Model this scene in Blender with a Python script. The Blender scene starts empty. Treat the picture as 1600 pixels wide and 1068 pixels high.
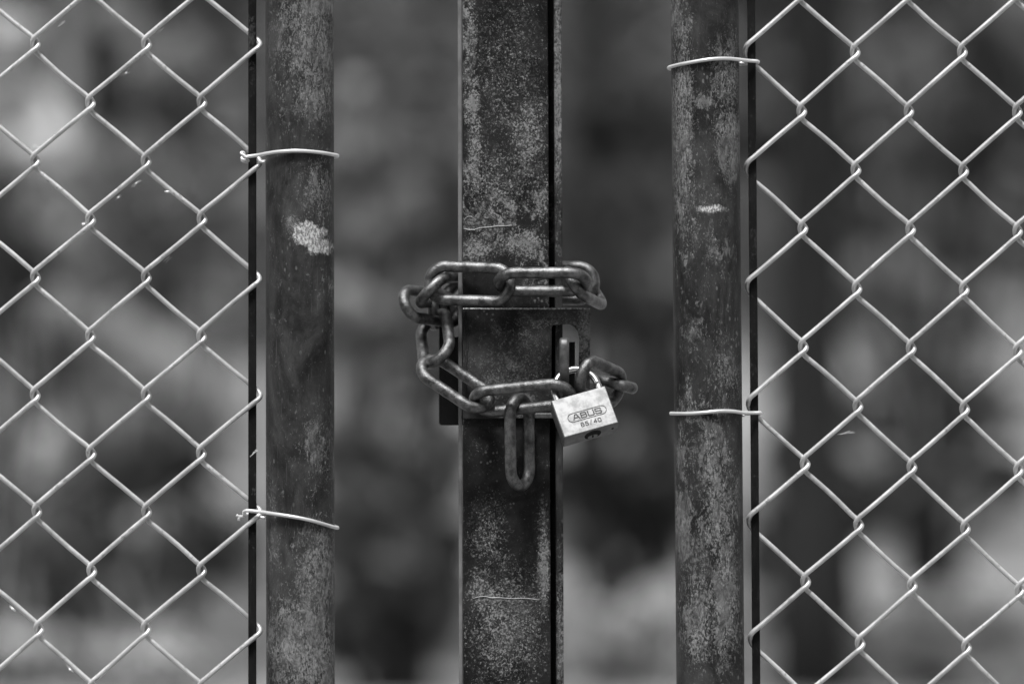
import bpy, bmesh, math, random
import numpy as np
from mathutils import Vector, Matrix, noise

# ------------------------------------------------------------------ camera, sky, sun
S = 0.667 / 1600.0          # metres per photograph pixel in the plane of the gate
H = 1.12                    # eye height
D0 = 3.0                    # camera to gate plane
scene = bpy.context.scene
col = scene.collection

cam_d = bpy.data.cameras.new('camera'); cam = bpy.data.objects.new('camera', cam_d); col.objects.link(cam)
cam.location = (0, -D0, H); cam.rotation_euler = (math.radians(90), 0, 0)
cam_d.sensor_width = 36; cam_d.lens = 36 * D0 / 0.667
cam_d.clip_start = 0.05; cam_d.clip_end = 600
cam_d.dof.use_dof = True; cam_d.dof.focus_distance = D0 - 62 * S; cam_d.dof.aperture_fstop = 4.0
cam_d.dof.aperture_blades = 0
scene.camera = cam

SUN_EL, SUN_AZ = math.radians(66), math.radians(196)       # azimuth measured clockwise from +Y
w = bpy.data.worlds.new('World'); scene.world = w; w.use_nodes = True
nt = w.node_tree; nt.nodes.clear()
sky = nt.nodes.new('ShaderNodeTexSky'); sky.sky_type = 'NISHITA'; sky.sun_disc = False
sky.sun_elevation = SUN_EL; sky.sun_rotation = SUN_AZ; sky.air_density = 1.0; sky.dust_density = 2.5
bw = nt.nodes.new('ShaderNodeRGBToBW'); bg = nt.nodes.new('ShaderNodeBackground'); bg.inputs['Strength'].default_value = 0.085
wo = nt.nodes.new('ShaderNodeOutputWorld')
nt.links.new(sky.outputs[0], bw.inputs[0]); nt.links.new(bw.outputs[0], bg.inputs[0]); nt.links.new(bg.outputs[0], wo.inputs[0])

sd = bpy.data.lights.new('sun', 'SUN'); sun = bpy.data.objects.new('sun', sd); col.objects.link(sun)
sd.energy = 1.5; sd.angle = math.radians(11); sd.color = (1, 1, 1)
dirv = Vector((math.sin(SUN_AZ) * math.cos(SUN_EL), math.cos(SUN_AZ) * math.cos(SUN_EL), math.sin(SUN_EL)))
sun.rotation_euler = dirv.to_track_quat('Z', 'Y').to_euler(); sun.location = (0, -2, 8)

vs = scene.view_settings
vs.view_transform = 'Standard'; vs.look = 'None'; vs.gamma = 1; vs.exposure = 1.6; vs.use_curve_mapping = False
scene.cycles.use_denoising = True
try:
    scene.cycles.denoiser = 'OPENIMAGEDENOISE'
except Exception:
    pass
scene.cycles.use_fast_gi = False
scene.cycles.max_bounces = 6

rnd = random.Random(7)
rng = np.random.default_rng(11)

# ------------------------------------------------------------------ helpers
def P(x, y, z=0.0):
    """photograph pixel in the gate plane, z = pixels towards the viewer"""
    return Vector(((x - 800) * S, -z * S, H - (y - 534) * S))

def at(px, py, dist):
    k = S * dist / D0
    return Vector(((px - 800) * k, dist - D0, H - (py - 534) * k))

def link_obj(name, me, mat, parent=None):
    me.name = name
    if mat: me.materials.append(mat)
    o = bpy.data.objects.new(name, me); col.objects.link(o)
    if parent:
        root = parent
        off = Vector((0, 0, 0))
        while root: off = off + root.location; root = root.parent
        me.transform(Matrix.Translation(-off)); o.parent = parent
    return o

def mesh_from(verts, faces, smooth=True):
    me = bpy.data.meshes.new('mesh'); me.from_pydata([tuple(v) for v in verts], [], faces); me.update()
    if smooth: me.polygons.foreach_set('use_smooth', [True] * len(me.polygons))
    return me

def thing(name, label, cat, loc, group=None):
    o = bpy.data.objects.new(name, None); col.objects.link(o); o.location = loc; o.empty_display_size = 0.05
    tag(o, label, cat, group); return o

def tag(o, label, cat, group=None):
    o['label'] = label; o['category'] = cat
    if group: o['group'] = group
    return o

def sweep(pts, r, n=12, closed=False, caps=True, wob=0.0, ell=1.0):
    """tube along world-space points"""
    pts = [Vector(p) for p in pts]; N = len(pts)
    T = []
    for i in range(N):
        if closed: t = pts[(i + 1) % N] - pts[i - 1]
        else: t = pts[min(i + 1, N - 1)] - pts[max(i - 1, 0)]
        T.append(t.normalized())
    u = T[0].orthogonal().normalized(); U = [u]
    for i in range(1, N):
        q = T[i - 1].rotation_difference(T[i]); u = (q @ U[-1]); u = (u - T[i] * u.dot(T[i])).normalized(); U.append(u)
    tw = 0.0
    if closed:
        q = T[-1].rotation_difference(T[0]); ue = q @ U[-1]; ue = (ue - T[0] * ue.dot(T[0])).normalized()
        tw = math.atan2(T[0].dot(ue.cross(U[0])), ue.dot(U[0]))
    V = []; F = []
    for i in range(N):
        b = T[i].cross(U[i]); a0 = tw * i / N
        ri = r(i / max(1, N - 1)) if callable(r) else r
        for k in range(n):
            a = a0 + 2 * math.pi * k / n
            rr = ri
            if wob:
                c = pts[i] + (U[i] * math.cos(a) + b * math.sin(a)) * ri
                rr = ri * (1 + wob * noise.noise(c * 160) + wob * 0.6 * noise.noise(c * 420))
            V.append(pts[i] + (U[i] * math.cos(a) + b * math.sin(a)) * rr)
    M = N if closed else N - 1
    for i in range(M):
        for k in range(n):
            j = (i + 1) % N
            F.append((i * n + k, i * n + (k + 1) % n, j * n + (k + 1) % n, j * n + k))
    if not closed and caps:
        F.append(tuple(range(n - 1, -1, -1))); F.append(tuple((N - 1) * n + k for k in range(n)))
    return V, F

def catmull(pts, sub=4, closed=False):
    pts = [Vector(p) for p in pts]; N = len(pts); out = []
    rngi = range(N if closed else N - 1)
    for i in rngi:
        if closed: p0, p1, p2, p3 = pts[i - 1], pts[i], pts[(i + 1) % N], pts[(i + 2) % N]
        else: p0, p1, p2, p3 = pts[max(i - 1, 0)], pts[i], pts[i + 1], pts[min(i + 2, N - 1)]
        # centripetal-ish: chord based tangents
        d1 = max((p2 - p1).length, 1e-9)
        m1 = (p2 - p0) / max(((p1 - p0).length + d1), 1e-9) * d1
        m2 = (p3 - p1) / max(((p3 - p2).length + d1), 1e-9) * d1
        for s in range(sub):
            t = s / sub; t2 = t * t; t3 = t2 * t
            out.append(p1 * (2 * t3 - 3 * t2 + 1) + m1 * (t3 - 2 * t2 + t) + p2 * (-2 * t3 + 3 * t2) + m2 * (t3 - t2))
    if not closed: out.append(pts[-1])
    return out

def tube(name, pts, r, mat, parent=None, **kw):
    V, F = sweep(pts, r, **kw)
    return link_obj(name, mesh_from(V, F), mat, parent)

def bevelled(name, bm, mat, parent, width, seg=2, smooth=True):
    bmesh.ops.bevel(bm, geom=[e for e in bm.edges if e.calc_face_angle(0) > 0.5], offset=width, segments=seg, profile=0.5, affect='EDGES')
    me = bpy.data.meshes.new(name); bm.to_mesh(me); bm.free()
    if smooth:
        me.polygons.foreach_set('use_smooth', [True] * len(me.polygons))
        me.update()
    o = link_obj(name, me, mat, parent)
    if smooth:
        m = o.modifiers.new('wn', 'WEIGHTED_NORMAL'); m.keep_sharp = False; m.weight = 100
    return o

def prism_px(outline, z0, z1, holes=()):
    """outline: list of (px,py); extruded from depth z0 (back) to z1 (front)"""
    bm = bmesh.new()
    loops = [list(outline)] + [list(h) for h in holes]
    fr = []; 
    edges = []
    for lp in loops:
        vs_ = [bm.verts.new(P(x, y, z1)) for x, y in lp]
        for i in range(len(vs_)): edges.append(bm.edges.new((vs_[i], vs_[(i + 1) % len(vs_)])))
    res = bmesh.ops.triangle_fill(bm, edges=edges, use_beauty=True, use_dissolve=False)
    faces = [g for g in res['geom'] if isinstance(g, bmesh.types.BMFace)]
    bmesh.ops.recalc_face_normals(bm, faces=bm.faces)
    ex = bmesh.ops.extrude_face_region(bm, geom=faces)
    vv = [g for g in ex['geom'] if isinstance(g, bmesh.types.BMVert)]
    dz = P(0, 0, z0) - P(0, 0, z1)
    bmesh.ops.translate(bm, verts=vv, vec=dz)
    bmesh.ops.recalc_face_normals(bm, faces=bm.faces)
    bmesh.ops.dissolve_limit(bm, angle_limit=0.01, verts=bm.verts, edges=bm.edges)
    return bm

def slab(x0t, x1t, x0b, x1b, yt, yb, z0, z1, cuts=0):
    """upright bar whose edges are given at photograph rows 0 and 1068"""
    def xx(a, b, y): return a + (b - a) * y / 1068.0
    bm = bmesh.new()
    rows = []
    n = cuts + 1
    for i in range(n + 1):
        y = yt + (yb - yt) * i / n
        l, r_ = xx(x0t, x0b, y), xx(x1t, x1b, y)
        rows.append([bm.verts.new(P(l, y, z0)), bm.verts.new(P(r_, y, z0)), bm.verts.new(P(r_, y, z1)), bm.verts.new(P(l, y, z1))])
    bm.faces.new(rows[0]); bm.faces.new(rows[-1][::-1])
    for a, b in zip(rows, rows[1:]):
        for k in range(4): bm.faces.new((a[k], b[k], b[(k + 1) % 4], a[(k + 1) % 4]))
    bmesh.ops.recalc_face_normals(bm, faces=bm.faces)
    return bm

# ------------------------------------------------------------------ materials
def new_mat(name):
    m = bpy.data.materials.new(name); m.use_nodes = True
    nt = m.node_tree; b = nt.nodes['Principled BSDF']; return m, nt, b

def N(nt, t, **kw):
    n = nt.nodes.new(t)
    for k, v in kw.items():
        if k in ('ins',):
            for a, b in v.items(): n.inputs[a].default_value = b
        else: setattr(n, k, v)
    return n

def math_n(nt, op, a, b=None, clamp=False):
    n = nt.nodes.new('ShaderNodeMath'); n.operation = op; n.use_clamp = clamp
    for i, v in enumerate((a, b)):
        if v is None: continue
        if isinstance(v, (int, float)): n.inputs[i].default_value = v
        else: nt.links.new(v, n.inputs[i])
    return n.outputs[0]

def ramp(nt, src, p0, p1, v0=0.0, v1=1.0):
    n = nt.nodes.new('ShaderNodeMapRange'); n.interpolation_type = 'SMOOTHSTEP'
    nt.links.new(src, n.inputs[0])
    for i, v in zip((1, 2, 3, 4), (p0, p1, v0, v1)): n.inputs[i].default_value = v
    return n.outputs[0]

def noise_n(nt, vec, scale, detail=4, rough=0.6, dist=0.0):
    n = nt.nodes.new('ShaderNodeTexNoise'); nt.links.new(vec, n.inputs['Vector'])
    n.inputs['Scale'].default_value = scale; n.inputs['Detail'].default_value = detail
    n.inputs['Roughness'].default_value = rough; n.inputs['Distortion'].default_value = dist
    return n.outputs[0]

def mixf(nt, f, a, b):
    n = nt.nodes.new('ShaderNodeMix'); n.data_type = 'FLOAT'
    for i, v in zip((0, 2, 3), (f, a, b)):
        if isinstance(v, (int, float)): n.inputs[i].default_value = v
        else: nt.links.new(v, n.inputs[i])
    return n.outputs[0]

def setcol(nt, b, v):
    nt.links.new(v, b.inputs['Base Color'])

def mark(nt, pos, px, py, rx, ry, edge=0.35, nscale=260, namp=0.8):
    """soft-edged ragged patch of pale paint at a place on the steel (its own shape and wear; on the lock plate top edge, a painted highlight)"""
    c = P(px, py)
    s = nt.nodes.new('ShaderNodeVectorMath'); s.operation = 'SUBTRACT'; nt.links.new(pos, s.inputs[0]); s.inputs[1].default_value = (c.x, 0, c.z)
    m = nt.nodes.new('ShaderNodeVectorMath'); m.operation = 'MULTIPLY'; nt.links.new(s.outputs[0], m.inputs[0]); m.inputs[1].default_value = (1 / (rx * S), 0, 1 / (ry * S))
    l = nt.nodes.new('ShaderNodeVectorMath'); l.operation = 'LENGTH'; nt.links.new(m.outputs[0], l.inputs[0])
    nn = noise_n(nt, pos, nscale, 5, 0.75)
    q = math_n(nt, 'ADD', l.outputs['Value'], math_n(nt, 'MULTIPLY', math_n(nt, 'SUBTRACT', nn, 0.5), namp * 2))
    return ramp(nt, q, 1.0 + edge, 1.0 - edge)

def steel(name, dark, mid, light, amount=0.5, marks=(), vstretch=0.7, rough=0.55, seed=0.0, metal=0.2, pal=0.42, fscale=330, patch=12, spec=0.2, scratch=0.5, mottle=0.45):
    """old painted steel: base coat, crinkled worn flecks whose density varies, pits and drawn-out scratches"""
    dark, mid, light, pal = dark * .72, mid * .75, light * .8, pal * .8
    m, nt, b = new_mat(name)
    geo = N(nt, 'ShaderNodeNewGeometry'); pos = geo.outputs['Position']
    mp = N(nt, 'ShaderNodeMapping'); nt.links.new(pos, mp.inputs[0]); mp.inputs['Scale'].default_value = (1, 1, vstretch); mp.inputs['Location'].default_value = (seed, seed * .7, seed * 1.3)
    v = mp.outputs[0]
    big = noise_n(nt, v, patch, 5, 0.6, 0.5)
    med = noise_n(nt, v, 70, 6, 0.7, 0.6)
    fleck = noise_n(nt, v, fscale, 7, 0.72, 1.2)
    tone = noise_n(nt, v, 28, 8, 0.72, 0.8)
    crackle = noise_n(nt, v, fscale * 1.9, 5, 0.7, 0.4)
    lv = math_n(nt, 'MULTIPLY', ramp(nt, noise_n(nt, v, 190, 8, 0.8, 0.8), 0.36, 0.66, 0.35, 1.75), light)
    d = math_n(nt, 'MULTIPLY', ramp(nt, big, 0.46, 0.66), ramp(nt, med, 0.40, 0.60, 0.1, 1.15))
    strong = None
    kk = None
    for mk in marks:
        kw = mk[5] if len(mk) > 5 else {}
        k = mark(nt, pos, *mk[:4], **kw)
        k = math_n(nt, 'MULTIPLY', k, mk[4])
        d = math_n(nt, 'MAXIMUM', d, math_n(nt, 'MINIMUM', k, 1.25))
        if mk[4] > 1.5: strong = k if strong is None else math_n(nt, 'MAXIMUM', strong, k)
    # fleck cover: threshold falls where density is high
    q = math_n(nt, 'ADD', fleck, math_n(nt, 'MULTIPLY', d, 0.16 + 0.10 * amount))
    mid_mask = ramp(nt, q, 0.60, 0.70)
    q2 = math_n(nt, 'ADD', crackle, math_n(nt, 'MULTIPLY', d, 0.12 + 0.12 * amount))
    hi_mask = ramp(nt, q2, 0.65, 0.74)
    base = mixf(nt, ramp(nt, med, 0.3, 0.7), dark, mid)
    base = math_n(nt, 'MULTIPLY', base, ramp(nt, tone, 0.34, 0.66, 0.45, 1.9))
    base = mixf(nt, mid_mask, base, lv)
    base = mixf(nt, math_n(nt, 'MULTIPLY', hi_mask, amount), base, pal)
    vor = N(nt, 'ShaderNodeTexVoronoi'); nt.links.new(v, vor.inputs['Vector']); vor.inputs['Scale'].default_value = 260
    fl = math_n(nt, 'MULTIPLY', ramp(nt, vor.outputs['Distance'], 0.26, 0.14), ramp(nt, noise_n(nt, v, 38, 4, 0.7), 0.52, 0.60))
    base = mixf(nt, math_n(nt, 'MULTIPLY', fl, 0.45 * amount), base, pal)
    mott = noise_n(nt, v, 62, 11, 0.78, 1.2)
    mm = ramp(nt, math_n(nt, 'ADD', mott, math_n(nt, 'MULTIPLY', d, 0.16)), 0.60, 0.70)
    base = mixf(nt, math_n(nt, 'MULTIPLY', mm, mottle), base, lv)
    dk = ramp(nt, noise_n(nt, v, 40, 11, 0.8, 1.5), 0.40, 0.33)
    base = mixf(nt, math_n(nt, 'MULTIPLY', dk, 0.8 * mottle), base, dark * 0.4)
    pits = ramp(nt, noise_n(nt, v, fscale * 0.9, 5, 0.75, 2.0), 0.38, 0.30)
    base = mixf(nt, math_n(nt, 'MULTIPLY', pits, 0.85), base, 0.008)
    if strong is not None:      # bare pale paint with dark crazing; painted highlight on the lock plate edge
        wm = ramp(nt, math_n(nt, 'ADD', math_n(nt, 'MULTIPLY', strong, 0.22), fleck), 0.68, 0.84)
        base = mixf(nt, wm, base, mixf(nt, ramp(nt, crackle, 0.42, 0.60), 0.16, 0.62))
    # long drawn-out dark and pale scratches
    m2 = N(nt, 'ShaderNodeMapping'); nt.links.new(pos, m2.inputs[0]); m2.inputs['Scale'].default_value = (900, 900, 45); m2.inputs['Location'].default_value = (seed * 3, 0, seed)
    sc = noise_n(nt, m2.outputs[0], 1.0, 3, 0.6)
    base = mixf(nt, math_n(nt, 'MULTIPLY', ramp(nt, sc, 0.64, 0.72), scratch * 0.5), base, light)
    base = mixf(nt, math_n(nt, 'MULTIPLY', ramp(nt, sc, 0.36, 0.28), scratch), base, dark * 0.4)
    setcol(nt, b, base)
    b.inputs['Metallic'].default_value = metal
    b.inputs['Specular IOR Level'].default_value = spec
    nt.links.new(mixf(nt, med, rough - 0.12, rough + 0.2), b.inputs['Roughness'])
    bp = N(nt, 'ShaderNodeBump'); bp.inputs['Strength'].default_value = 0.7; bp.inputs['Distance'].default_value = 0.0005
    hsum = math_n(nt, 'ADD', math_n(nt, 'MULTIPLY', fleck, 0.6), math_n(nt, 'MULTIPLY', mid_mask, 0.4))
    hsum = math_n(nt, 'SUBTRACT', hsum, math_n(nt, 'MULTIPLY', pits, 0.6))
    nt.links.new(hsum, bp.inputs['Height']); nt.links.new(bp.outputs[0], b.inputs['Normal'])
    return m

SF = dict(edge=0.9, namp=0.9, nscale=60)
M_tubeL = steel('worn_tube_paint_left', 0.024, 0.050, 0.155, 0.6, marks=[
    (480, 366, 27, 18, 2.2, dict(edge=0.3, namp=0.8, nscale=75)), (504, 386, 19, 13, 1.9, dict(edge=0.4, namp=1.1, nscale=75)), (461, 350, 14, 12, 0.7, SF),
    (480, 1010, 60, 80, 0.95, SF), (500, 890, 34, 80, 0.85, SF),
    (484, 70, 50, 110, 0.75, SF), (498, 12, 34, 16, 1.1, SF), (492, 150, 36, 50, 0.8, SF), (500, 700, 30, 60, 0.5, SF), (500, 300, 30, 50, 0.6, SF)],
    seed=0.31, vstretch=0.55, patch=9, pal=0.40, fscale=430, scratch=0.7, mottle=0.95)
M_tubeR = steel('worn_tube_paint_right', 0.022, 0.044, 0.135, 0.65, marks=[
    (1112, 328, 21, 5.5, 2.1, dict(edge=0.6, namp=1.1, nscale=110)),
    (1098, 162, 16, 10, 1.2, SF), (1134, 120, 26, 60, 0.8, SF), (1138, 220, 22, 60, 0.9, SF), (1066, 200, 16, 160, 0.9, SF),
    (1130, 935, 26, 90, 0.95, SF), (1122, 780, 28, 70, 0.8, SF), (1088, 960, 26, 70, 0.9, SF), (1130, 580, 30, 50, 0.6, SF)], seed=1.7, vstretch=0.55, patch=10, pal=0.42, fscale=430, scratch=0.7, mottle=0.95)
M_post = steel('speckled_black_post', 0.008, 0.020, 0.075, 0.75, marks=[
    (752, 357, 40, 5, 0.9, SF), (792, 936, 60, 5, 0.9, SF),
    (738, 165, 12, 30, 1.3, SF), (742, 240, 12, 90, 0.9, SF), (735, 60, 10, 90, 0.8, SF),
    (815, 380, 34, 20, 1.1, SF), (752, 925, 22, 40, 0.9, SF), (745, 390, 26, 24, 1.0, SF),
    (790, 110, 60, 130, 0.5, SF), (825, 210, 30, 70, 0.8, SF), (775, 290, 40, 70, 0.7, SF), (760, 840, 30, 60, 0.6, SF), (790, 980, 60, 90, 0.75, SF), (850, 880, 10, 80, 1.1, SF)],
    seed=3.1, vstretch=0.9, rough=0.6, fscale=420, pal=0.42, scratch=0.25)
M_strip = steel('speckled_strip', 0.02, 0.05, 0.13, 0.6, marks=[(872, 150, 9, 160, 1.1, SF), (876, 990, 9, 120, 0.8, SF)], seed=5.3, vstretch=0.6, fscale=420)
M_box = steel('lock_plate_steel', 0.018, 0.042, 0.11, 0.5, marks=[(820, 481.8, 104, 1.4, 2.2, dict(edge=0.6, namp=0.2, nscale=60)), (912, 520, 12, 60, 1.1, SF), (800, 570, 60, 50, 0.55, SF), (770, 600, 30, 30, 0.7, SF), (860, 500, 50, 14, 0.6, SF)], seed=8.2, vstretch=1.0, rough=0.5, pal=0.34, fscale=420, scratch=0.2)  # first mark paints a bright highlight along the top edge of the plate
M_black = steel('black_bar_paint', 0.004, 0.008, 0.05, 0.4, seed=2.2, rough=0.6, pal=0.10, metal=0.0, spec=0.15)
M_keeper = steel('dark_keeper_plate', 0.006, 0.012, 0.03, 0.25, seed=9.2, rough=0.5, pal=0.16, metal=0.0, spec=0.3)

def simple(name, c, rough=0.5, metal=0.0, var=0.25, scale=60, bump=0.0, dark=None):
    m, nt, b = new_mat(name)
    geo = N(nt, 'ShaderNodeNewGeometry'); pos = geo.outputs['Position']
    n1 = noise_n(nt, pos, scale, 5, 0.65)
    v = mixf(nt, ramp(nt, n1, 0.3, 0.7), c * (1 - var), c * (1 + var))
    if dark is not None:
        v = mixf(nt, ramp(nt, noise_n(nt, pos, scale * 5, 5, 0.75), 0.56, 0.66), v, dark)
    setcol(nt, b, v)
    b.inputs['Metallic'].default_value = metal
    nt.links.new(mixf(nt, n1, max(0.05, rough - 0.1), rough + 0.12), b.inputs['Roughness'])
    if bump:
        bp = N(nt, 'ShaderNodeBump'); bp.inputs['Strength'].default_value = bump; bp.inputs['Distance'].default_value = 0.0004
        nt.links.new(noise_n(nt, pos, scale * 6, 4, 0.7), bp.inputs['Height']); nt.links.new(bp.outputs[0], b.inputs['Normal'])
    return m

M_wire = simple('pale_coated_wire', 0.50, 0.36, 0.45, 0.24, 45, 0.15, dark=0.30)
M_tie = simple('bright_tie_wire', 0.66, 0.35, 0.45, 0.06, 90)
M_chain = simple('weathered_chain_steel', 0.135, 0.38, 0.88, 0.60, 170, 0.85, dark=0.045)
M_lug = simple('worn_lug_steel', 0.11, 0.5, 0.7, 0.4, 150, 0.4, dark=0.08)
M_edge = simple('lit_edge_tone', 0.15, 0.6, 0.1, 0.25, 70, 0.2)  # smooth edge strip of the post, toned paler to carry its side light
M_web = simple('cobweb_silk', 0.75, 0.7, 0.0, 0.1, 200)
M_shackle = simple('polished_shackle', 0.65, 0.22, 1.0, 0.06, 300)
M_letter = simple('engraved_lettering', 0.075, 0.7, 0.0, 0.15, 900)
M_key = simple('dark_key_plug', 0.012, 0.6, 0.0, 0.4, 600)
for _m in (M_letter, M_key): _m.node_tree.nodes['Principled BSDF'].inputs['Specular IOR Level'].default_value = 0.05

def brushed():
    m, nt, b = new_mat('brushed_padlock_face')
    geo = N(nt, 'ShaderNodeNewGeometry'); pos = geo.outputs['Position']
    rot = N(nt, 'ShaderNodeMapping'); nt.links.new(pos, rot.inputs[0]); rot.inputs['Rotation'].default_value = (0, math.radians(-15), 0); rot.inputs['Scale'].default_value = (260, 260, 6000)
    st = noise_n(nt, rot.outputs[0], 1.0, 3, 0.6)
    blot = noise_n(nt, pos, 160, 5, 0.7)
    c = mixf(nt, ramp(nt, blot, 0.35, 0.62), 0.155, 0.215)
    scr = ramp(nt, noise_n(nt, pos, 900, 4, 0.75, 1.0), 0.64, 0.70)
    c = mixf(nt, math_n(nt, 'MULTIPLY', scr, 0.35), c, 0.3)
    setcol(nt, b, c)
    b.inputs['Metallic'].default_value = 0.85
    r = mixf(nt, st, 0.46, 0.56); r = mixf(nt, ramp(nt, blot, 0.4, 0.65), math_n(nt, 'ADD', r, 0.04), r)
    nt.links.new(r, b.inputs['Roughness'])
    bp = N(nt, 'ShaderNodeBump'); bp.inputs['Strength'].default_value = 0.12; bp.inputs['Distance'].default_value = 0.0002
    nt.links.new(math_n(nt, 'ADD', st, blot), bp.inputs['Height']); nt.links.new(bp.outputs[0], b.inputs['Normal'])
    return m
M_lock = brushed()

def leaf_mat(name, lo, hi, scale=3.0):
    m, nt, b = new_mat(name)
    geo = N(nt, 'ShaderNodeNewGeometry'); pos = geo.outputs['Position']
    n1 = noise_n(nt, pos, scale, 3, 0.6); n2 = noise_n(nt, pos, 25, 2, 0.5)
    v = mixf(nt, ramp(nt, n1, 0.38, 0.62), lo, hi); v = math_n(nt, 'MULTIPLY', v, mixf(nt, n2, 0.7, 1.3))
    setcol(nt, b, v); b.inputs['Roughness'].default_value = 0.6
    b.inputs['Specular IOR Level'].default_value = 0.1
    tr = N(nt, 'ShaderNodeBsdfTranslucent'); nt.links.new(v, tr.inputs[0])
    mx = N(nt, 'ShaderNodeMixShader'); mx.inputs[0].default_value = 0.42
    nt.links.new(b.outputs[0], mx.inputs[1]); nt.links.new(tr.outputs[0], mx.inputs[2])
    nt.links.new(mx.outputs[0], nt.nodes['Material Output'].inputs[0])
    return m

def ground_mat():
    m, nt, b = new_mat('meadow_ground')
    geo = N(nt, 'ShaderNodeNewGeometry'); pos = geo.outputs['Position']
    v = mixf(nt, ramp(nt, noise_n(nt, pos, 0.6, 4, 0.6), 0.4, 0.6), 0.10, 0.22)
    v = math_n(nt, 'MULTIPLY', v, mixf(nt, noise_n(nt, pos, 30, 4, 0.7), 0.6, 1.4))
    setcol(nt, b, v); b.inputs['Roughness'].default_value = 0.9
    return m
M_ground = ground_mat()
M_bark_dark = simple('dark_bark', 0.012, 0.85, 0, 0.4, 9, 0.5)
M_bark_pale = simple('pale_bark', 0.24, 0.8, 0, 0.25, 7, 0.5, dark=0.06)

#BACKGROUND
# ------------------------------------------------------------------ ground and hill
def ground():
    nx, ny = 90, 120
    xs = np.linspace(-1, 1, nx); xs = np.sign(xs) * np.abs(xs) ** 2 * 160
    ys = np.concatenate([np.linspace(-60, -6, 12), np.linspace(-5, 45, 80), np.linspace(48, 260, 28)])
    V = []; F = []
    for y in ys:
        for x in xs:
            rise = max(0, y - 24); z = rise * 0.30 if rise < 60 else 18 + (rise - 60) * 0.05
            amp = 0.03 if y < 4 else 0.09
            z += (noise.noise(Vector((x * .5, y * .5, 0))) * amp) * min(1, max(0.0, (abs(y) + abs(x) * .3) / 3))
            V.append((x, y, z))
    for j in range(len(ys) - 1):
        for i in range(nx - 1):
            a = j * nx + i; F.append((a, a + 1, a + nx + 1, a + nx))
    o = link_obj('ground', mesh_from(V, F), M_ground); o['kind'] = 'structure'; o['label'] = 'pale rough grass ground rising to a wooded bank'
ground()

def leaves(points, size, name, mat, parent=None, aspect=0.6):
    n = len(points); pts = np.asarray(points)
    a = rng.normal(size=(n, 3)); a /= np.linalg.norm(a, axis=1)[:, None]
    c = rng.normal(size=(n, 3)); c[:, 2] += 0.6; b = np.cross(a, c); b /= np.linalg.norm(b, axis=1)[:, None]
    s = size * rng.uniform(0.6, 1.3, size=(n, 1))
    A = a * s; B = b * s * aspect
    V = np.stack([pts - A, pts + B * .9, pts + A, pts - B * .9], axis=1).reshape(-1, 3)
    me = bpy.data.meshes.new(name)
    me.vertices.add(4 * n); me.vertices.foreach_set('co', V.ravel().astype(np.float32))
    me.loops.add(4 * n); me.loops.foreach_set('vertex_index', np.arange(4 * n, dtype=np.int32))
    me.polygons.add(n); me.polygons.foreach_set('loop_start', np.arange(0, 4 * n, 4, dtype=np.int32)); me.polygons.foreach_set('loop_total', np.full(n, 4, dtype=np.int32))
    me.update(calc_edges=True); me.validate()
    return link_obj(name, me, mat, parent)

def lump(center, rad, n):
    d = rng.normal(size=(n, 3)); d /= np.linalg.norm(d, axis=1)[:, None]
    r = rng.uniform(0, 1, size=(n, 1)) ** 0.45
    return np.array(center)[None] + d * r * np.array(rad)[None]

GZ = 0.0
def ground_z(y): return max(0, y - 24) * 0.30
LM = {}
def lm(k):
    if k not in LM:
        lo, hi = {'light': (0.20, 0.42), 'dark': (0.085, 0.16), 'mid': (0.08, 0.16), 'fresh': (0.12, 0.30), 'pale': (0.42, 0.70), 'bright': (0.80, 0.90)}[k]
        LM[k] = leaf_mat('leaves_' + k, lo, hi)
    return LM[k]

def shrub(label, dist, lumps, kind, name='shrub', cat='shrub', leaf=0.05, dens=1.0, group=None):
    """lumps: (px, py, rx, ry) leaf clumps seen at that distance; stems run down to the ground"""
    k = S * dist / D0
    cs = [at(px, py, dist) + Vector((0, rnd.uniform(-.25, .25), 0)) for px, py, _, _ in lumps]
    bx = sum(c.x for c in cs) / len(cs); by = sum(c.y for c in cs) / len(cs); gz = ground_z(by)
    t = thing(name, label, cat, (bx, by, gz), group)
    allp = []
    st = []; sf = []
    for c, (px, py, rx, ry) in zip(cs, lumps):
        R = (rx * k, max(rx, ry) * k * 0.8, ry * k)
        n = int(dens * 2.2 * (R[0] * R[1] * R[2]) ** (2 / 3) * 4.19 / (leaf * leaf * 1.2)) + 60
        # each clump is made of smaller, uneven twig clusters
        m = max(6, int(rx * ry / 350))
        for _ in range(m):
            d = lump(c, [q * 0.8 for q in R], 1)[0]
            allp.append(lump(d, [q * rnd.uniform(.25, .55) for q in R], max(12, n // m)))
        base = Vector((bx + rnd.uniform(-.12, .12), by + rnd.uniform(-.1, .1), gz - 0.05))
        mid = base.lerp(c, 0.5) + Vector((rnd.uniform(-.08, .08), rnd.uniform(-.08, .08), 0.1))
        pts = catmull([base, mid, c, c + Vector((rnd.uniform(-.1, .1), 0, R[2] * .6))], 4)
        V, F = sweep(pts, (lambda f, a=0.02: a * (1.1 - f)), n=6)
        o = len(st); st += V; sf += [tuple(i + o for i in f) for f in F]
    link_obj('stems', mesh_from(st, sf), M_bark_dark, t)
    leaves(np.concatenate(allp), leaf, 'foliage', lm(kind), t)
    return t

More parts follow.
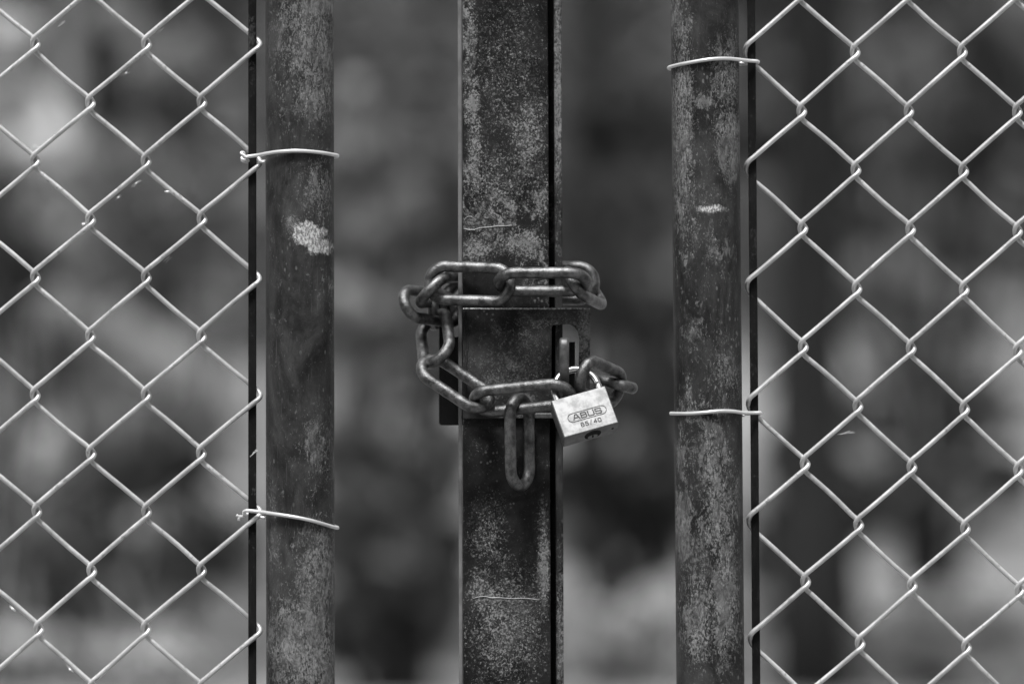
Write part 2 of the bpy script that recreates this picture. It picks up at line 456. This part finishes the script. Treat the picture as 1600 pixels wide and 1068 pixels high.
def tree(label, px, dist, rpx, kind, bark, crown, lean=0.0, height=7.5, group=None, name='tree', top_rx=1.6, nleaf=9000):
    k = S * dist / D0
    b = at(px, 534, dist); gz = ground_z(b.y); t = thing(name, label, 'tree', (b.x, b.y, gz), group)
    pts = [Vector((b.x + lean * k * (z - H) / k * .05 + 0.02 * math.sin(z * 2 + px), b.y, gz - 0.1 + z)) for z in np.linspace(0, height, 14)]
    tube('trunk', pts, lambda f: rpx * k * (1.15 - 0.75 * f), bark, t, n=12, wob=0.05)
    st = []; sf = []
    ap = []
    for i in range(9):
        f = 0.42 + 0.055 * i; p0 = pts[min(13, int(f * 13))]; a = i * 2.4
        e = p0 + Vector((math.cos(a), math.sin(a), 0.55)) * top_rx * rnd.uniform(.6, 1)
        V, F = sweep(catmull([p0, p0.lerp(e, .5) + Vector((0, 0, .12)), e], 4), lambda q: rpx * k * .35 * (1.05 - q), n=6)
        o = len(st); st += V; sf += [tuple(j + o for j in f_) for f_ in F]
        for _ in range(5):
            c = e + Vector((rnd.uniform(-.6, .6), rnd.uniform(-.6, .6), rnd.uniform(-.3, .6)))
            ap.append(lump(c, (.5, .5, .35), nleaf // 45))
    link_obj('limbs', mesh_from(st, sf), bark, t)
    leaves(np.concatenate(ap), 0.06, 'crown', lm(crown), t)
    return t

def forest(name, y0, y1, xr, hmax, n, leaf, kind, label):
    pts = []
    for _ in range(int(n)):
        pass
    m = 900
    cx = rng.uniform(-xr, xr, m); cy = rng.uniform(y0, y1, m)
    cz = np.array([ground_z(y) for y in cy]) + rng.uniform(0.0, 1, m) ** 1.1 * hmax
    per = int(n // m)
    for x, y, z in zip(cx, cy, cz):
        pts.append(lump((x, y, z), (rng.uniform(.5, 1.3), .7, rng.uniform(.4, 1.0)), per))
    o = leaves(np.concatenate(pts), leaf, name, lm(kind)); o['kind'] = 'stuff'; o['label'] = label; o['category'] = 'wood'
forest('far_wood', 27, 36, 11, 7.5, 170000, 0.10, 'fresh', 'blurred leafy wood filling the view behind the gate')

def ring(label, x0, x1, y0, y1, hmax, n):  # unseen wood, added to darken front light and reflections
    m = 260; P_ = []
    cx = rng.uniform(x0, x1, m); cy = rng.uniform(y0, y1, m); cz = rng.uniform(0, 1, m) * hmax
    for x, y, z in zip(cx, cy, cz): P_.append(lump((x, y, z), (1.6, 1.2, 1.3), n // m))
    o = leaves(np.concatenate(P_), 0.22, 'wood_edge_blocker', lm('mid')); o['kind'] = 'stuff'; o['label'] = label; o['category'] = 'wood'
ring('unseen leafy wood edge added behind the viewer to cut front light', -16, 16, -13, -9, 9, 26000)
BG = []
def bgs():
    # left of the gate
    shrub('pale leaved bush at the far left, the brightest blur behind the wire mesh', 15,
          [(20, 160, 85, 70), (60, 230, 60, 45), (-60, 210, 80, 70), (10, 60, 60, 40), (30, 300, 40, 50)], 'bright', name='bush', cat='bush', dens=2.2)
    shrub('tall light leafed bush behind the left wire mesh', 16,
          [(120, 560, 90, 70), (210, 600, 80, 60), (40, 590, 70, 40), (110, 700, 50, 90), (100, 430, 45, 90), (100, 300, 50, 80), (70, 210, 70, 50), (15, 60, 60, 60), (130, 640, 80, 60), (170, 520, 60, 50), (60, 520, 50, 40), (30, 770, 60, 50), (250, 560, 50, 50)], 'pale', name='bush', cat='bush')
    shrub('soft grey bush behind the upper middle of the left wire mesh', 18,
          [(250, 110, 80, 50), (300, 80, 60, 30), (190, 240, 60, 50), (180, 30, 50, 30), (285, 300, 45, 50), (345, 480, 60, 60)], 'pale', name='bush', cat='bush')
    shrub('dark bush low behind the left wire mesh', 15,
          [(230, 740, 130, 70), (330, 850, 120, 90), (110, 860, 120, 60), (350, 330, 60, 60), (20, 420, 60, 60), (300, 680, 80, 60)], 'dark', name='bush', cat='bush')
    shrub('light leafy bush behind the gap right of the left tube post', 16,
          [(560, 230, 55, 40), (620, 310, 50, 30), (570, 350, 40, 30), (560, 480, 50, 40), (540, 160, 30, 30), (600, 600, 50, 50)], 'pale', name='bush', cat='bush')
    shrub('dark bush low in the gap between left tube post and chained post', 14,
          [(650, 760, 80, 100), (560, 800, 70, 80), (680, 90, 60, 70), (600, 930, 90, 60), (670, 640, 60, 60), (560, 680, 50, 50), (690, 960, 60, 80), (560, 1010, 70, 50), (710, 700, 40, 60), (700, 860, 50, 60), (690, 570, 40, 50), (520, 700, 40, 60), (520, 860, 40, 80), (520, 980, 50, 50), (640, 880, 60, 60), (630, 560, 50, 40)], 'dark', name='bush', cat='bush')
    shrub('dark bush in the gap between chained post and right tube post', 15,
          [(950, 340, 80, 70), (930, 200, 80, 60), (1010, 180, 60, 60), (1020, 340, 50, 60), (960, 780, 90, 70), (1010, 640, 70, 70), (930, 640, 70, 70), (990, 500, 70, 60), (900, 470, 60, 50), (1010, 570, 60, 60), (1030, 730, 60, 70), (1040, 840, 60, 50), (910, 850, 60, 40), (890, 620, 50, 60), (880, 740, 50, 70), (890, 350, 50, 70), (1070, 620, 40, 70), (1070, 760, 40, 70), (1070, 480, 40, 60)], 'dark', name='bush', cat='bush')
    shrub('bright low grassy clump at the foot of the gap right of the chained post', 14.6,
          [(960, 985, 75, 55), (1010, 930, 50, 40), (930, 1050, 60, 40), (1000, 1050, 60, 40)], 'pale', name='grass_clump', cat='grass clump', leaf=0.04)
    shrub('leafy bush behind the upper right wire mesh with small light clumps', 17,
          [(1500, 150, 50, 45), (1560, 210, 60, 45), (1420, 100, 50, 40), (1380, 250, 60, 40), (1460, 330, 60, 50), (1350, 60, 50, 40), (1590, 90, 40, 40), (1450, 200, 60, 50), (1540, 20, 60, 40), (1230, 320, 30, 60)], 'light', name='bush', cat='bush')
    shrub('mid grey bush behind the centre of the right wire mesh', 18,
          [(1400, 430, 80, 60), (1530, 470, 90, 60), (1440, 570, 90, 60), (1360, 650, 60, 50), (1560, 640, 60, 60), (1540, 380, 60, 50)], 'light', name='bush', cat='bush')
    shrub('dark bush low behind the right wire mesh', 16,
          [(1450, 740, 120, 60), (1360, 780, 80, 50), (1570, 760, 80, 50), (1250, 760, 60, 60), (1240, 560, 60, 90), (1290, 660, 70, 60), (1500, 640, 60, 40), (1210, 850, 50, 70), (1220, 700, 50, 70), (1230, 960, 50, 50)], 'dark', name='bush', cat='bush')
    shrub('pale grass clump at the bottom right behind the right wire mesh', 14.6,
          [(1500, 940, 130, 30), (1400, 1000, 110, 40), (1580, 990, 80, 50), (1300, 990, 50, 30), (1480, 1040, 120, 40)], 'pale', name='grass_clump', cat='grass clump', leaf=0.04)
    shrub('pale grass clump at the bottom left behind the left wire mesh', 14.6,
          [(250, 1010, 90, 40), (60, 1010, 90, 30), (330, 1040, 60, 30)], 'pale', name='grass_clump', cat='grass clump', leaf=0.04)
    tree('dark upright tree trunk blurred behind the right wire mesh', 1272, 14.0, 54, 'd', M_bark_dark, 'dark', name='tree')
    tree('pale slender tree trunk blurred behind the left wire mesh', 112, 17, 24, 'p', M_bark_pale, 'mid', name='tree')
    tree('dark thin tree trunk blurred in the gap right of the chained post', 935, 24, 26, 'd', M_bark_dark, 'mid', name='tree')
bgs()
#ENDBACKGROUND

# ------------------------------------------------------------------ tube posts
YT, YB = -1150, 2690     # from above head height down to the ground
def tube_post(label, cxt, cxb, r, mat):
    def cx(y): return cxt + (cxb - cxt) * y / 1068
    base = P(cx(YB), YB); t = thing('gate_tube', label, 'tube post', base)
    pts = [P(cx(y), y) for y in np.linspace(YT, YB, 60)]
    tube('tube', pts, r * S, mat, t, n=64)
    cp = [P(cx(YT), YT - 0.1), P(cx(YT), YT - 5), P(cx(YT), YT - 9)]
    V, F = sweep(cp, lambda f: (r + 1.5 - 6 * f * f) * S, n=48)
    link_obj('cap', mesh_from(V, F), M_black, t)
    return t
tube_post('worn round steel tube left of the chained post, with one round pale paint blotch', 468, 469.5, 53.5, M_tubeL)
tube_post('worn round steel tube right of the chained post, tied to the right wire mesh', 1101, 1110, 53.2, M_tubeR)

# ------------------------------------------------------------------ chained gate posts
main = thing('gate_post', 'flat faced dark speckled gate post the chain is wrapped around', 'gate post', P(790, YB, -28))
bevelled('face', slab(722.5, 856, 723.5, 861, YT, YB, -40, 0, 30), M_post, main, 2.2 * S, 2)
bevelled('edge_strip', slab(715, 721.7, 717, 722.7, YT, YB, -46, -9, 10), M_edge, main, 1.2 * S, 2)

sl = [(870, 508), (889, 506), (897, 510), (903, 519), (905, 530), (903, 612), (893, 617), (863, 617), (862, 606), (862, 512), (864, 508)]
plate = [(723.3, 481), (921.5, 481), (922.5, 483), (921, 652), (723.3, 654)]
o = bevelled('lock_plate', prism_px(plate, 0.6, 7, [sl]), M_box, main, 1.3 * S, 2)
def crack(name, pts, r, parent, mat):
    return tube(name, catmull([P(*p) for p in pts], 4), r * S, mat, parent, n=6, wob=0.4)
M_crack = simple('pale_crack_edge', 0.30, 0.7, 0.0, 0.3, 400)
crack('paint_crack', [(725, 357, .2), (733, 359, .3), (742, 358.5, .3), (750, 356, .3), (763, 355, .3), (776, 353.5, .3), (790, 353, .2), (800, 352, .0)], 0.8, main, M_crack)
crack('paint_crack', [(725, 345, .1), (728, 340, .3), (735, 338, .3), (740, 341, .2)], 0.5, main, M_crack)
crack('paint_crack', [(739, 934, .1), (748, 932, .3), (758, 931, .3), (766, 933, .3), (780, 933, .3), (800, 934.5, .3), (820, 934, .3), (840, 936, .1)], 0.8, main, M_crack)
# weld seam along the plate's left edge
ws = [(729 + 1.6 * math.sin(y * .05) + rnd.uniform(-.8, .8), y) for y in range(484, 640, 6)]
tube('weld_seam', catmull([P(x, y, 7.2) for x, y in ws], 3), 1.5 * S, M_box, main, n=8, wob=0.3)
bevelled('slot_shade_return', slab(859, 921, 859, 921, 481.6, 486, -50, 0.2), M_box, main, 1.0 * S, 1)  # return plate added behind the lock plate to shade the slot
# lower lip of the plate box
bevelled('plate_lip', slab(836, 868, 836, 868, 645, 653, 7.2, 12), M_lug, main, 1.2 * S, 2)

other = thing('gate_post', 'narrow dark post strip seen just right of the black gap beside the chained post', 'gate post', P(875, YB, -30))
bevelled('flange', slab(865.3, 877.5, 869.5, 881, YT, YB, -60, -8, 24), M_strip, other, 1.6 * S, 2)
bevelled('web', slab(760, 866, 762, 870, YT, YB, -62, -50, 10), M_black, other, 1.2 * S, 2)
# back plate of the second leaf, showing left of the chained post, with its own opening
hole = [(699, 470), (716, 470), (719, 474), (719, 520), (714, 526), (700, 527), (697, 522), (697, 474)]
bk = [(685, 462), (800, 462), (800, 665), (688, 665), (685, 662)]
bevelled('back_plate', prism_px(bk, -72, -64, [hole]), M_keeper, other, 1.2 * S, 2)
# lug that comes through the slot
def lug():
    V = []
    bm = bmesh.new()
    # outline in (depth, y); hole for the shackle
    out = [(-60, 540), (20, 530), (86, 527), (97, 530), (102, 540), (102, 574), (96, 588), (84, 604), (60, 640), (-60, 652)]
    inn = [(30, 556), (84, 552), (91, 558), (91, 572), (84, 584), (60, 612), (30, 620)]
    def ring(x): return [bm.verts.new(P(x, y, z)) for z, y in out], [bm.verts.new(P(x, y, z)) for z, y in inn]
    e = []
    o_, i_ = ring(873)
    for lp in (o_, i_):
        for k in range(len(lp)): e.append(bm.edges.new((lp[k], lp[(k + 1) % len(lp)])))
    res = bmesh.ops.triangle_fill(bm, edges=e, use_beauty=True)
    fs = [g for g in res['geom'] if isinstance(g, bmesh.types.BMFace)]
    ex = bmesh.ops.extrude_face_region(bm, geom=fs)
    bmesh.ops.translate(bm, verts=[g for g in ex['geom'] if isinstance(g, bmesh.types.BMVert)], vec=(15 * S, 0, 0))
    bmesh.ops.recalc_face_normals(bm, faces=bm.faces); bmesh.ops.dissolve_limit(bm, angle_limit=.01, verts=bm.verts, edges=bm.edges)
    return bm
bevelled('lug', lug(), M_lug, other, 4.5 * S, 3)
bevelled('lug_flange', slab(888.5, 899, 888.5, 899, 534, 640, -58, -44), M_keeper, other, 1.2 * S, 2)

# ------------------------------------------------------------------ wire mesh panels
RW = 3.95
def wire_path(Kl, Kr, m0, m1, zl, zr):
    """zig-zag wire: left bends at Kl(m) for even m-m0, right bends at Kr(m)"""
    LB = [(6.5, -16.5, 4.5), (1, -12, 4.5), (-3.2, -7, 3.9), (-4.7, -1, 0.4), (-3.0, 7, -3.7), (3, 15.5, -4.5), (9, 20.6, -4.5)]
    RB = [(-11, -15, -4.5), (-4.8, -9.8, -4.5), (1.2, -4.5, -3.7), (4.4, 1.6, 0), (1.6, 7.2, 3.8), (-4.5, 12, 4.5), (-11, 17.4, 4.5)]
    pts = []
    for m in range(m0, m1):
        if (m - m0) % 2 == 0: kx, ky = Kl(m); B = LB; zz = zl
        else: kx, ky = Kr(m); B = RB; zz = zr
        j = noise.noise(Vector((kx * .013, ky * .013, 1.7))) * 1.6; j2 = noise.noise(Vector((kx * .017, ky * .015, 9.7))) * 1.8
        if pts:     # the straight runs are never quite straight
            a_ = pts[-1]; b_ = P(kx + B[0][0] + j, ky + B[0][1] + j2, B[0][2] * zz)
            w_ = rnd.uniform(-1.1, 1.1) * S
            for f_ in (0.33, 0.66): pts.append(a_.lerp(b_, f_) + Vector((w_ * .5, rnd.uniform(-.4, .4) * S, w_)))
        for q in B: pts.append(P(kx + q[0] + j, ky + q[1] + j2, q[2] * zz))
    out = []
    c = catmull(pts, 3)
    return c

def dedupe(c):
    o = [c[0]]
    for p in c[1:]:
        if (p - o[-1]).length > 1e-6: o.append(p)
    return o

def KL(i):   # left mesh, i = columns counted leftwards from the tension bar
    def f(m):
        y = 68.5 + 91.35 * m
        x = 402 - 86.6 * i + (0 if i else 0)
        if i >= 3 and y > 600: x += 7 * min(1, (y - 600) / 460) ** 1.5 * min(2, i - 2) / 2 * 1.0
        return x, y
    return f
def KR(i):
    def f(m):
        y = 80 + m * (91.6 + .35 * min(i, 6)) + (2 if m < 0 else 0)
        return 1168.5 + 84.0 * i + (0.0088 - 0.0006 * min(i, 6)) * (y - 80), y
    return f

ml = thing('wire_mesh', 'pale diamond wire mesh panel left of the gate tubes', 'wire mesh', P(395, YB, 0))
for i in range(0, 13):
    # wire between column i (right bends) and column i+1 (left bends)
    m0 = -7 if (i + 1) % 2 == 1 else -8
    c = wire_path(KL(i + 1), KL(i), m0, 19, 1.0, 1.45 if i == 0 else 1.0)
    tube('wire', dedupe(c), RW * S, M_wire, ml, n=10)
bevelled('tension_bar', slab(387.9, 400.6, 387.9, 400.6, -700, 1800, -1.8, 1.8), M_black, ml, 1.6 * S, 2)

mr = thing('wire_mesh', 'pale diamond wire mesh panel right of the gate tubes', 'wire mesh', P(1185, YB, 0))
for i in range(0, 13):
    m0 = -8 if i % 2 == 0 else -7
    c = wire_path(KR(i), KR(i + 1), m0, 19, 1.45 if i == 0 else 1.0, 1.0)
    tube('wire', dedupe(c), RW * S, M_wire, mr, n=10)
bevelled('tension_bar', slab(1167.4, 1180, 1175.4, 1188, -700, 1800, -1.8, 1.8), M_black, mr, 1.6 * S, 2)

# ------------------------------------------------------------------ tie wires
def tie(label, pts, r, knots=()):
    t = thing('tie_wire', label, 'tie wire', P(*pts[0]), 'wire ties holding the mesh to the tubes')
    tube('loop', catmull([P(*p) for p in pts], 6), r * S, M_tie, t, n=10)
    for k in knots: tube('twisted_end', catmull([P(*p) for p in k], 4), r * .8 * S, M_tie, t, n=8)
    return t
tie('bright wire tie with a tight curl round the left tube, upper of the two there',
    [(384, 246, 10), (392, 244.5, 10), (404, 243, 14), (420, 241, 36), (440, 239, 52), (468, 238, 58), (500, 240, 48), (520, 242.5, 26), (527.5, 243.5, 2), (520, 245, -26), (500, 247, -48), (468, 249, -58), (430, 250, -46), (405, 252, -14), (384, 252, -12), (378, 250, -4)], 2.9,
    [[(386, 246, 9), (380, 242, 8), (377, 239, 6), (381, 238.5, 4), (382, 243, 4), (378, 247, 7), (381, 250, 9), (386, 250, 6), (390, 253, -4)],
     [(404, 254, 6), (409, 253.5, 8), (414, 253.5, 7)]])
tie('bright wire tie sagging down to the right across the left tube, the lower there',
    [(381.5, 803, 6), (382, 799, 9), (386, 797, 12), (408, 798.5, 18), (425, 800, 40), (446, 802.5, 54), (468, 806, 58), (490, 811, 53), (508, 817, 38), (520, 821.5, 20), (527.5, 824, 0), (520, 822, -26), (500, 818, -48), (468, 812, -58), (430, 806, -46), (405, 803, -14), (384, 803, -10)], 2.9,
    [[(384, 803, 2), (379, 806, 6), (374, 806, 8), (370, 804, 9)], [(376, 806, 7), (374, 809, 8), (373.5, 812, 7)], [(407, 807, 6), (414, 808.5, 7)]])
tie('bright wire tie rising to the right across the right tube, upper of the two there',
    [(1184.5, 97, 2), (1182, 96.5, 8), (1172, 96, 11), (1155, 95, 24), (1136, 94.5, 45), (1115, 95.5, 56), (1095, 98, 57), (1072, 101.5, 47), (1056, 104, 30), (1045, 106, 4), (1052, 106, -30), (1075, 104, -50), (1101, 102, -58), (1135, 100, -46), (1160, 99, -14), (1182, 98, -8), (1184.5, 97, 2)], 2.9,
    [[(1154, 99.5, 5), (1157, 99, 7), (1160, 99, 7)]])
tie('bright nearly level wire tie across the right tube, lower of the two there',
    [(1188.5, 645, 2), (1186, 644.5, 8), (1176, 644.5, 11), (1160, 644, 24), (1142, 641.5, 45), (1122, 641, 56), (1100, 643, 57), (1078, 645, 46), (1060, 645.5, 28), (1048.5, 645.5, 4), (1056, 646, -30), (1080, 646, -50), (1105, 646, -58), (1140, 646, -46), (1165, 646, -14), (1186, 646, -8), (1188.5, 645, 2)], 2.9,
    [[(1158, 648, 3), (1163, 648.5, 5)]])

# ------------------------------------------------------------------ chain
chain = thing('chain', 'heavy weathered steel chain looped round the gate post and held by the padlock', 'chain', P(790, 560, -20))
WR = 9.0
def chain_link(p0, p1, v, hw=27, r=WR, bow=0.0):
    p0 = Vector(p0); p1 = Vector(p1); v = Vector(v)
    u = (p1 - p0); Lh = u.length / 2; u.normalize(); v = (v - u * v.dot(u)).normalized(); c = (p0 + p1) / 2
    st = Lh - hw
    pts = []
    nA = 12
    for k in range(nA + 1):
        a = -math.pi / 2 + math.pi * k / nA; pts.append(c + u * (st + hw * math.cos(a) * 1.0) + v * hw * math.sin(a))
    for k in range(1, 7):
        f = k / 7; pts.append(c + u * (st - 2 * st * f) + v * (hw + bow * math.sin(math.pi * f)))
    for k in range(nA + 1):
        a = math.pi / 2 + math.pi * k / nA; pts.append(c + u * (-st + hw * math.cos(a)) + v * hw * math.sin(a))
    for k in range(1, 7):
        f = k / 7; pts.append(c + u * (-st + 2 * st * f) - v * (hw + bow * math.sin(math.pi * f)))
    # finer and world space
    wp = [P(q.x, q.y, q.z) for q in pts]
    wf = rnd.choice((.42, .92)); amp = rnd.uniform(.05, .10)
    rr = lambda f: r * S * (1 + amp * math.exp(-((f - wf) / .016) ** 2) - .03 * math.exp(-((f - wf) / .035) ** 2))
    return tube('link', catmull(wp, 2, closed=True), rr, M_chain, chain, n=20, closed=True, wob=0.035)

LINKS = [
    ((671, 441, 10), (797, 446, 40), (0, 1, 0.12), 26),            # A front left
    ((780, 441, 44), (915, 441, 46), (0, .5, -.87), 28),           # B front right
    ((670, 455, 34), (706, 448, -104), (-.7, .7, 0), 27),          # C end-on at left
    ((632, 473, 6), (712, 484, -86), (.5, .85, 0), 24),            # G outermost left
    ((668, 455, -92), (800, 452, -98), (.0, 1, 0), 27),            # H behind the post left
    ((893, 441, 44), (933, 458, -84), (.5, .78, .39), 24),         # E going back round the right edge
    ((804, 441, -86), (930, 441, -74), (0, 1, .05), 26),           # F behind right
    ((676, 488, -34), (680, 455, -150), (0, 1, 0), 27),           # P dark end-on
    ((676, 496, -50), (684, 562, 44), (.72, -.5, .3), 26),         # I upright left
    ((663, 566, 34), (761, 631, 54), (-.36, .54, .76), 27),       # K diagonal
    ((743, 628, 50), (889, 613, 91), (0, .62, -.8), 27),           # O long front
    ((811, 622, 41), (813, 757, 41), (.52, 0, -.85), 28),          # M hanging
    ((908, 584, 84), (968, 610, -30), (-.25, .95, -.1), 26),       # Q right of padlock
    ((967, 601, -8), (950, 596, -136), (.97, .24, 0), 26),         # R end-on right
]
for L in LINKS: chain_link(*L)

# ------------------------------------------------------------------ padlock
FC = Vector((911.5, 641, 126))            # centre of front face in photo px
pitch, yaw, roll = math.radians(25), math.radians(9), math.radians(-15.5)
def rotv(v):
    x, y, z = v                            # x right, y up, z towards the viewer
    # pitch: top leans away
    y, z = y * math.cos(pitch) + z * math.sin(pitch), -y * math.sin(pitch) + z * math.cos(pitch)
    x, z = x * math.cos(yaw) + z * math.sin(yaw), -x * math.sin(yaw) + z * math.cos(yaw)
    x, y = x * math.cos(roll) + y * math.sin(roll), -x * math.sin(roll) + y * math.cos(roll)
    return x, y, z
def LP(x, y, z=0.0):
    """padlock face coordinates (px, y up, z out of the face) to world"""
    a, b_, c_ = rotv((x, y, z)); return P(FC.x + a, FC.y - b_, FC.z + c_)
lock = thing('padlock', 'shiny metal padlock with engraved lettering hanging from the chain and lug', 'padlock', LP(0, 33, -17))
W2, H2, TH = 44.0, 33.0, 34.0
bm = bmesh.new()
vv = [bm.verts.new(LP(x, y, z)) for z in (-TH, 0) for x, y in ((-W2, -H2), (W2, -H2), (W2, H2), (-W2, H2))]
for f in ((0, 3, 2, 1), (4, 5, 6, 7), (0, 1, 5, 4), (1, 2, 6, 5), (2, 3, 7, 6), (3, 0, 4, 7)): bm.faces.new([vv[i] for i in f])
bmesh.ops.recalc_face_normals(bm, faces=bm.faces)
bevelled('body', bm, M_lock, lock, 1.7 * S, 3)
# shackle
R_ = 34.0
sp = [(-R_, H2 - 6, -17), (-R_, H2 + 12, -17)] + [(-R_ * math.cos(a), H2 + 14 + R_ * math.sin(a) * 1.03, -17) for a in np.linspace(0, math.pi, 15)] + [(R_, H2 + 14, -17), (R_, H2 - 6, -17)]
sx = 3.0
tube('shackle', catmull([LP(x + sx, y, z) for x, y, z in sp], 4), 5.6 * S, M_shackle, lock, n=18)
def strokes(name, polys, r, mat, closed=(), parent=lock, z=0.05):
    V = []; F = []
    for pi, pl in enumerate(polys):
        cl = pi in closed
        n = len(pl)
        for i in range(n if cl else n - 1):
            a = Vector(pl[i]); b = Vector(pl[(i + 1) % n]); d = (b - a)
            if d.length < 1e-6: continue
            d.normalize(); nn = Vector((-d.y, d.x)); a2 = a - d * r * .9; b2 = b + d * r * .9
            zz = z + 0.012 * (len(V) % 7)
            o = len(V)
            for q in (a2 - nn * r, b2 - nn * r, b2 + nn * r, a2 + nn * r): V.append(LP(q.x, q.y, zz + .3))
            for q in (a2 - nn * r, b2 - nn * r, b2 + nn * r, a2 + nn * r): V.append(LP(q.x, q.y, -.5))
            F += [(o, o + 1, o + 2, o + 3)] + [(o + k, o + 4 + k, o + 4 + (k + 1) % 4, o + (k + 1) % 4) for k in range(4)]
    return link_obj(name, mesh_from(V, F, False), mat, parent)
pc = (2.5, -4.5)
pill = []
for a in np.linspace(-90, 90, 11): pill.append((pc[0] + 23.5 + 7.2 * math.cos(math.radians(a)), pc[1] + 7.2 * math.sin(math.radians(a))))
for a in np.linspace(90, 270, 11): pill.append((pc[0] - 23.5 + 7.2 * math.cos(math.radians(a)), pc[1] + 7.2 * math.sin(math.radians(a))))
strokes('engraved_border', [pill], 0.55, M_letter, closed=(0,))
strokes('edge_line', [[(-W2 + 1.2, H2 - 2), (-W2 + 1.2, -H2 + 1.2), (W2 - 2, -H2 + 1.2)]], 0.55, M_letter)
GL = {
    'A': [[(0, 0), (3.6, 9), (6.4, 9), (10, 0)], [(2, 3), (8, 3)]],
    'B': [[(1, 0), (1, 9), (8, 9), (9, 8), (9, 5.6), (8, 4.8), (9.4, 3.8), (9.4, 1), (8.4, 0), (1, 0)], [(1, 4.8), (8, 4.8)]],
    'U': [[(0.5, 9), (0.5, 1), (1.6, 0), (8.4, 0), (9.5, 1), (9.5, 9)]],
    'S': [[(9.5, 7.4), (8.4, 9), (1.4, 9), (.5, 8), (.5, 5.6), (1.4, 4.8), (8.6, 4.2), (9.5, 3.4), (9.5, 1), (8.6, 0), (1.4, 0), (.3, 1.6)]],
    '8': [[(1, 0), (5, 0), (6, 1), (6, 3.6), (5, 4.6), (1, 4.6), (0, 3.6), (0, 1), (1, 0)], [(1, 4.6), (.4, 5.4), (.4, 8), (1.2, 9), (4.8, 9), (5.6, 8), (5.6, 5.4), (5, 4.6)]],
    '5': [[(5.6, 9), (.8, 9), (.4, 5), (4.6, 5.2), (6, 4), (6, 1.2), (4.8, 0), (1.2, 0), (0, 1)]],
    '/': [[(1, -.5), (4.6, 9.5)]],
    '4': [[(4.4, 0), (4.4, 9), (0, 3), (6.2, 3)]],
    '0': [[(1.2, 0), (4.8, 0), (6, 1.4), (6, 7.6), (4.8, 9), (1.2, 9), (0, 7.6), (0, 1.4), (1.2, 0)]],
}
def text(s, x0, y0, sxx, syy, adv):
    out = []
    for i, ch in enumerate(s):
        for pl in GL[ch]: out.append([(x0 + i * adv + a * sxx, y0 + b * syy) for a, b in pl])
    return out
strokes('engraved_lettering', text('ABUS', pc[0] - 22.5, pc[1] - 4.1, .98, .92, 11.8), 0.9, M_letter)
strokes('engraved_numbers', text('85/40', pc[0] - 14.5, pc[1] - 18.2, .70, .68, 6.9), 0.62, M_letter)
# key plug and pin in the bottom face
def bottom_disc(name, x, z, rx, rz, depth, mat, n=28):
    V = []; F = []
    for k in range(n):
        a = 2 * math.pi * k / n; V.append(LP(x + rx * math.cos(a), -H2 - depth, z + rz * math.sin(a)))
    for k in range(n):
        a = 2 * math.pi * k / n; V.append(LP(x + rx * math.cos(a), -H2 + 3, z + rz * math.sin(a)))
    F.append(tuple(range(n))); F += [(k, (k + 1) % n, n + (k + 1) % n, n + k) for k in range(n)]
    o = link_obj(name, mesh_from(V, F, False), mat, lock); return o
bottom_disc('key_plug', 3, -17, 13.5, 13.5, 0.3, M_key)
bottom_disc('plug_face', 3, -23.0, 8.0, 6.5, 0.7, M_lock)
bottom_disc('keyway', 3, -22, 1.5, 5, 1.0, M_key)
bottom_disc('pin', 35, -15, 2.0, 2.6, 0.3, M_key)

# ------------------------------------------------------------------ cobweb scraps caught on the mesh
def web(label, px, py, L, ang, n=4, blob=True, z=3):
    t0 = P(px, py, z); V = []; F = []
    for k in range(n):
        a = ang + rnd.uniform(-1, 1) * (.4 if n > 4 else .14); l = L * rnd.uniform(.5, 1)
        s = (px + rnd.uniform(-2, 2), py + rnd.uniform(-2, 2))
        pts = [P(s[0] + l * f * math.cos(a) + rnd.uniform(-.8, .8), s[1] + l * f * math.sin(a) + rnd.uniform(-.8, .8), z + rnd.uniform(-1, 1)) for f in (-.5, -.2, .1, .5)]
        v, f = sweep(catmull(pts, 3), 0.22 * S, n=5); o = len(V); V += v; F += [tuple(i + o for i in q) for q in f]
    if blob:
        pts = [P(px - 2.6 * math.cos(ang), py - 2.6 * math.sin(ang), z), P(px, py + .5, z + .6), P(px + 2.6 * math.cos(ang), py + 2.6 * math.sin(ang), z)]
        v, f = sweep(catmull(pts, 4), lambda q: (0.5 + 1.1 * math.sin(math.pi * q)) * S, n=7, wob=0.3); o = len(V); V += v; F += [tuple(i + o for i in q) for q in f]
    off = t0
    me = mesh_from([v - off for v in V], F); o = link_obj('cobweb_scrap', me, M_web); o.location = off
    return tag(o, label, 'cobweb', 'cobweb scraps caught on the wire mesh')
web('largest cobweb scrap under a wire in the upper left mesh', 213, 286, 20, -.7, 6)
web('short cobweb scrap left of the largest one, lower on the same wire', 185, 308, 12, -.6)
web('flat cobweb scrap floating in the diamond right of the largest one', 262, 299, 14, .05)
web('cobweb scrap under the second wire crossing from the top left', 197, 114, 18, -.7, 5)
web('cobweb scrap at the crossing left of the bright blur, near the left edge', 58, 231, 20, .1, 5, False)
web('thin cobweb scrap under the uppermost wire left of the tube', 250, 48, 16, -.7, 4, False)
web('cobweb scrap on the lower right side of an upper left crossing', 131, 350, 10, -.4)
web('cobweb scrap under the top left corner wire', 97, 37, 16, -.7, 4, False)
web('white seed like scrap stuck on the wire at the lower left edge', 20, 950, 12, .8, 8)
web('cobweb scrap in the diamond left of the left tube, below the middle', 262, 404, 14, -.7, 3, False)
web('long curved cobweb thread in the middle of the right mesh', 1320, 677, 34, -.12, 3, False)
web('thin cobweb scrap in the lower right mesh', 1385, 966, 12, -.5, 3, False)
web('cobweb scrap hanging under a wire at the lower left', 110, 1045, 14, .7, 4, True)
web('cobweb scrap on the left tension bar below the middle', 396, 706, 16, -.8, 4, False, 8)
